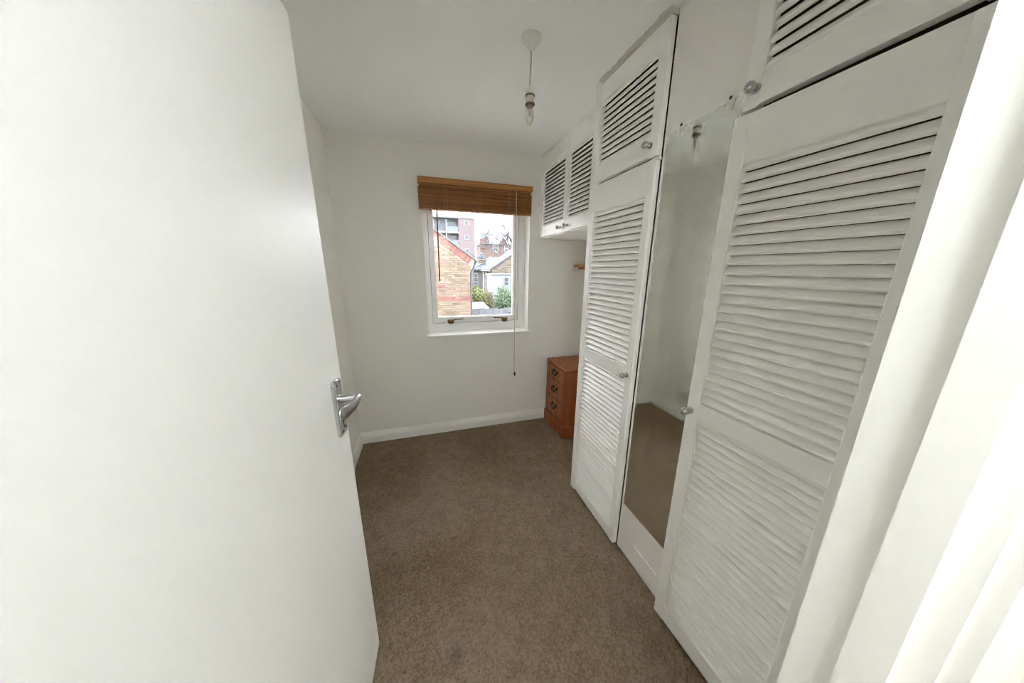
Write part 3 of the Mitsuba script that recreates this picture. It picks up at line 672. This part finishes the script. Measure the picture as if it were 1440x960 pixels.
bush('yellow-green leafy bush beside the buff brick wall', [(3.1, 12.0, 0.16, 0.40, 0.5, 0.40), (2.75, 12.2, 0.0, 0.42, 0.5, 0.40), (3.45, 12.1, -0.02, 0.28, 0.4, 0.35), (3.0, 12.0, -0.8, 0.55, 0.5, 0.7), (2.9, 12, -1.8, 0.5, 0.5, 0.8)], 9000, 0.06, 'o_leaf_yellow', 21, (3.0, 12.1))
bush('brownish thinning bush between the two green bushes', [(3.92, 13.3, -0.05, 0.42, 0.35, 0.38), (4.02, 13.3, -0.55, 0.5, 0.35, 0.5), (3.97, 13.3, -1.5, 0.5, 0.35, 0.9)], 6000, 0.055, 'o_leaf_brown', 22, (3.97, 13.3))
bush('tall blue-green bush in front of the white annexe', [(4.42, 11.6, 0.26, 0.30, 0.4, 0.38), (4.40, 11.5, -0.15, 0.45, 0.5, 0.42), (4.85, 11.6, 0.0, 0.42, 0.5, 0.38), (5.3, 11.7, -0.05, 0.4, 0.5, 0.4), (4.55, 11.2, -0.65, 0.62, 0.5, 0.42), (5.0, 11.3, -1.5, 0.9, 0.6, 1.0)], 14000, 0.055, 'o_leaf_green', 23, (4.7, 11.5))
bush('low green bush climbing over the end of the fence', [(4.0, 8.80, -0.36, 0.22, 0.10, 0.2), (4.5, 8.80, -0.30, 0.35, 0.10, 0.28), (5.0, 8.80, -0.28, 0.4, 0.10, 0.3), (4.6, 8.80, -1.2, 0.6, 0.1, 0.9)], 2600, 0.035, 'o_leaf_green', 24, (4.6, 8.80))

# --- windows for the houses
def win_front(parent, x0, x1, y, z0, z1, bars_v=(), bars_h=(), fw=0.05, m='o_white', side=None):
    """A framed window facing -y at y (or facing -x when side is an x value: then x0, x1 are y values)."""
    def bx(a, b, d0, d1, c, e):
        return cbox(a, b, y + d0, y + d1, c, e) if side is None else cbox(side + d0, side + d1, a, b, c, e)
    ms = [bx(x0, x1, -0.03, 0.03, z0, z0 + fw), bx(x0, x1, -0.03, 0.03, z1 - fw, z1), bx(x0, x0 + fw, -0.03, 0.03, z0 + fw, z1 - fw), bx(x1 - fw, x1, -0.03, 0.03, z0 + fw, z1 - fw)]
    ms += [bx(v - fw * 0.3, v + fw * 0.3, -0.02, 0.02, z0 + fw, z1 - fw) for v in bars_v]
    ms += [bx(x0 + fw, x1 - fw, -0.024, 0.02, h - fw * 0.4, h + fw * 0.4) for h in bars_h]
    f = put('window', cat(*ms), m, parent=parent)
    put('pane', bx(x0 + fw * 0.6, x1 - fw * 0.6, -0.008, 0.004, z0 + fw * 0.6, z1 - fw * 0.6), 'o_glazing', parent=f)
    return f


# --- yellow stock brick house with the pale roof; white annexe in front of it
hh = thing('stock_brick_house', 'yellow stock brick house with a pale grey roof behind the white annexe', 'house')
HX0, HX1, HYF, HYB, HE = 5.10, 9.9, 17.0, 19.7, 1.42
HR, HSL = 7.5, 0.655
hz = lambda x: HE + HSL * (min(x, 2 * HR - x) - HX0)
put('wall', ext(Polygon([(HX0, GZ), (HX1, GZ), (HX1, HE), (HR, hz(HR)), (HX0, HE)]), 'y', HYF, HYB), 'o_stock', parent=hh)
put('roof', cat(ext(Polygon([(HX0 - 0.12, HE - 0.06), (HR, hz(HR) + 0.02), (HR, hz(HR) + 0.13), (HX0 - 0.12, HE + 0.05)]), 'y', HYF - 0.08, HYB), ext(Polygon([(HX1 + 0.12, HE - 0.06), (HR, hz(HR) + 0.02), (HR, hz(HR) + 0.13), (HX1 + 0.12, HE + 0.05)]), 'y', HYF - 0.08, HYB)), 'o_slate_light', parent=hh)
put('ridge', tube([(HR, HYF - 0.08, hz(HR) + 0.13), (HR, 18.4, hz(HR) + 0.13), (HR, HYB, hz(HR) + 0.13)], 0.09, 8), 'o_lead', parent=hh)
put('gutter', tube([(HX0 - 0.16, HYF - 0.1, HE - 0.06), (HX0 - 0.16, 18.4, HE - 0.06), (HX0 - 0.16, HYB, HE - 0.06)], 0.06, 8), 'o_pipe', parent=hh)
put('downpipe', tube([(HX0 - 0.07, 18.1, HE - 0.1), (HX0 - 0.07, 18.1, 0), (HX0 - 0.07, 18.1, GZ)], 0.05, 8), 'o_pipe', parent=hh)
put('downpipe', tube([(HX0 - 0.09, 19.2, HE + 0.3), (HX0 - 0.09, 19.2, 0), (HX0 - 0.09, 19.2, GZ)], 0.06, 8), 'o_pipe_grey', parent=hh, label='pale grey soil pipe')
win_front(hh, 18.5, 19.0, 0, 0.15, 1.1, (), (0.62,), 0.07, side=HX0 - 0.02)

an = thing('white_annexe', 'white rendered single-storey annexe with small windows beyond the bushes', 'house')
AX0, AY0, AZ1 = 4.78, 15.5, 1.19
put('wall', cbox(AX0, 9.4, AY0, 16.99, GZ, AZ1 - 0.06), 'o_white', parent=an)
put('roof', cat(cbox(AX0 - 0.06, 9.46, AY0 - 0.06, 16.99, AZ1 - 0.06, AZ1 + 0.01)), 'o_pale', parent=an)
win_front(an, 5.53, 5.86, AY0 - 0.01, 0.45, 0.98, (), (0.70,), 0.05)
win_front(an, 5.98, 6.55, AY0 - 0.01, 0.25, 0.98, (6.27,), (), 0.06)
win_front(an, 7.2, 8.2, AY0 - 0.01, 0.25, 0.98, (7.7,), (), 0.06)

# --- rear house: grey wall, sash window, slate hip and chimney
rh = thing('slate_roofed_house', 'grey house with a dark slate roof, white sash window and tall chimney', 'house')
RY = 22.05
put('wall', cbox(3.3, 10.5, RY, 29.0, GZ, 1.45), 'o_stucco_grey', parent=rh)
E0 = 1.45
roofv = np.array([(4.62, RY - 0.25, E0), (10.8, RY - 0.25, E0), (10.8, 29.2, E0), (4.62, 29.2, E0), (7.0, 25.4, E0 + 1.12), (8.2, 25.4, E0 + 1.12), (4.62, RY - 0.25, E0 - 0.1), (10.8, RY - 0.25, E0 - 0.1), (10.8, 29.2, E0 - 0.1), (4.62, 29.2, E0 - 0.1)])
put('roof', trimesh.convex.convex_hull(roofv), 'o_slate', parent=rh, label='dark blue-grey slate roof')
put('roof_wing', trimesh.convex.convex_hull(np.array([(3.2, RY - 0.15, E0 - 0.02), (4.6, RY - 0.15, E0 - 0.02), (3.2, 27, E0 - 0.02), (4.6, 27, E0 - 0.02), (3.2, 25, E0 + 0.5), (4.6, 25, E0 + 0.5)])), 'o_slate', parent=rh)
win_front(rh, 4.66, 5.12, RY - 0.02, 0.12, 1.16, (4.81, 4.97), (0.45, 0.78), 0.06)
put('hip_flashing', tube([(4.66, RY - 0.22, E0 + 0.03), (5.83, 23.6, E0 + 0.60), (7.0, 25.4, E0 + 1.15)], 0.06, 6), 'o_lead', parent=rh)
chm = put('chimney', cat(cbox(5.45, 6.02, 23.2, 23.9, E0 + 0.1, 2.30), cbox(5.40, 6.07, 23.15, 23.95, 2.20, 2.32, 0.02)), 'o_stock', parent=rh, label='yellow brick chimney stack')
put('cowl', lathe([(0, 0.46), (0.10, 0.44), (0.24, 0.30), (0.34, 0.10), (0.34, 0), (0, 0)], (5.735, 23.55, 2.32), 'z', 16), 'o_slate', 40, parent=chm)
put('chimney_pot', lathe([(0, 0.1), (0.12, 0.1), (0.14, 0), (0, 0)], (5.735, 23.55, 2.76), 'z', 12), 'o_lead', parent=chm)

# --- red brick terrace with chimneys
te = thing('terrace_house', 'red brick terraced house with white windows and two chimneys behind the slate roof', 'house')
TY = 38.0
put('wall', cbox(8.45, 16.0, TY, TY + 2.4, GZ, 4.75), 'o_terrace', parent=te)
put('roof', trimesh.convex.convex_hull(np.array([(8.4, TY - 0.2, 4.75), (16.1, TY - 0.2, 4.75), (8.4, TY + 2.6, 4.75), (16.1, TY + 2.6, 4.75), (9.2, TY + 1.2, 5.05), (16.1, TY + 1.2, 5.05)])), 'o_slate', parent=te)
put('gable', ext(Polygon([(10.9, 4.75), (12.3, 4.75), (11.6, 5.55)]), 'y', TY - 0.35, TY + 0.9), 'o_terrace', parent=te)
for x0, x1, cx in ((8.45, 9.05, 0), (9.15, 9.85, 1)):
    c = put('chimney', cat(cbox(x0, x1, TY - 0.2 + cx, TY + 0.5 + cx, 4.2, 5.40 + 0.35 * cx), cbox(x0 - 0.05, x1 + 0.05, TY - 0.25 + cx, TY + 0.55 + cx, 5.27 + 0.35 * cx, 5.40 + 0.35 * cx)), 'o_terrace', parent=te)
    for q in (0.3, 0.7):
        put('chimney_pot', lathe([(0, 0.55), (0.13, 0.53), (0.17, 0), (0, 0)], (x0 + q * (x1 - x0), TY + 0.15 + cx, 5.40 + 0.35 * cx), 'z', 10), 'o_towerpanel', parent=c)
win_front(te, 10.15, 10.95, TY - 0.02, 3.75, 4.80, (10.55,), (4.3,), 0.11)
win_front(te, 11.75, 12.4, TY - 0.02, 3.75, 4.80, (), (4.3,), 0.12)
win_front(te, 13.3, 14.1, TY - 0.02, 3.75, 4.80, (13.7,), (4.3,), 0.11)

# --- block of flats
tw = thing('apartment_block', 'tall pale block of flats with balconies far behind the brick gable', 'building')
BY = 55.0
put('wall', cbox(7.78, 10.74, BY, BY + 12, GZ, 10.45), 'o_towerbrick', parent=tw, label='reddish brick corner bay')
put('balcony_back', cbox(-16.0, 7.78, BY + 1.5, BY + 12, GZ, 10.45), 'o_pale', parent=tw)
put('parapet', cbox(-16.1, 10.80, BY - 0.1, BY + 12, 10.45, 11.12, 0.03), 'o_pale', parent=tw)
z = 10.45
for i, zs in enumerate((8.0, 5.70, 3.40, 1.1, -1.2)):
    sl = put('balcony', cbox(-16.0, 7.78, BY - 0.05, BY + 1.5, zs - 0.16, zs + 0.16), 'o_white', parent=tw)
    for x in (-13.0, -8.4, -3.8, 0.8):
        put('balustrade', cbox(x, x + 2.3, BY + 0.0, BY + 0.06, zs + 0.16, zs + 1.05), 'o_towerpanel', parent=sl)
    put('balustrade', cbox(5.70, 7.70, BY + 0.0, BY + 0.06, zs + 0.16, zs + 1.02), 'o_towerpanel', parent=sl)
    for x in (5.58, 3.3, 1.0, -3.6):
        put('pillar', cbox(x - 0.09, x + 0.09, BY + 0.0, BY + 0.15, zs + 0.16, zs + 2.15), 'o_white', parent=sl)
    win_front(tw, 5.9, 7.5, BY + 1.46, zs + 0.3, zs + 1.95, (6.7,), (), 0.12)
    win_front(tw, 3.5, 4.6, BY + 1.46, zs + 0.3, zs + 1.95, (4.05,), (), 0.12)
for zc in (9.72, 7.24, 4.8, 2.4):
    win_front(tw, 8.83, 9.66, BY - 0.02, zc - 0.42, zc + 0.42, (), (), 0.11)
put('tank_room', cbox(2.8, 9.4, BY + 3, BY + 9, 11.12, 11.40), 'o_pale', parent=tw)

# --- bare trees
def bare_tree(label, base, height, spread, seed, depth=6):
    k = thing('bare_tree', label, 'tree')
    r = random.Random(seed)
    ms, twigs = [], []
    def grow(p, d, L, rad, lev):
        q = p + d * L
        mid = p + d * L * 0.5 + np.array([r.uniform(-1, 1), r.uniform(-1, 1), r.uniform(-0.5, 0.5)]) * L * 0.05
        (ms if lev < 3 else twigs).append(tube([p, mid, q], [rad, rad * 0.85, rad * 0.68], 6 if lev < 3 else 3))
        if lev == depth: return
        for i in range(2 if lev < 1 else r.choice((2, 3, 3))):
            a = np.array([r.gauss(0, 1), r.gauss(0, 1), r.gauss(0.12, 0.55)])
            nd = d + a * spread
            nd[2] = max(nd[2], 0.12)
            nd /= np.linalg.norm(nd)
            grow(q, nd, L * r.uniform(0.66, 0.86), max(rad * 0.68, 0.036), lev + 1)
    b = np.array(base, float)
    grow(b, np.array([0.03, 0.0, 1.0]), height * 0.30, height * 0.018, 0)
    put('trunk', cat(*ms), 'o_bark', parent=k)
    kk = put('twigs', cat(*twigs), 'o_bark', parent=k)
    labels[kk] = {'kind': 'stuff', 'label': 'bare winter twigs'}
bare_tree('large bare winter tree in front of the red brick terrace', (10.0, 31.0, GZ), 7.6, 0.40, 14, 7)
bare_tree('small bare tree between the block of flats and the terrace', (9.3, 46.5, GZ), 7.4, 0.26, 9, 5)
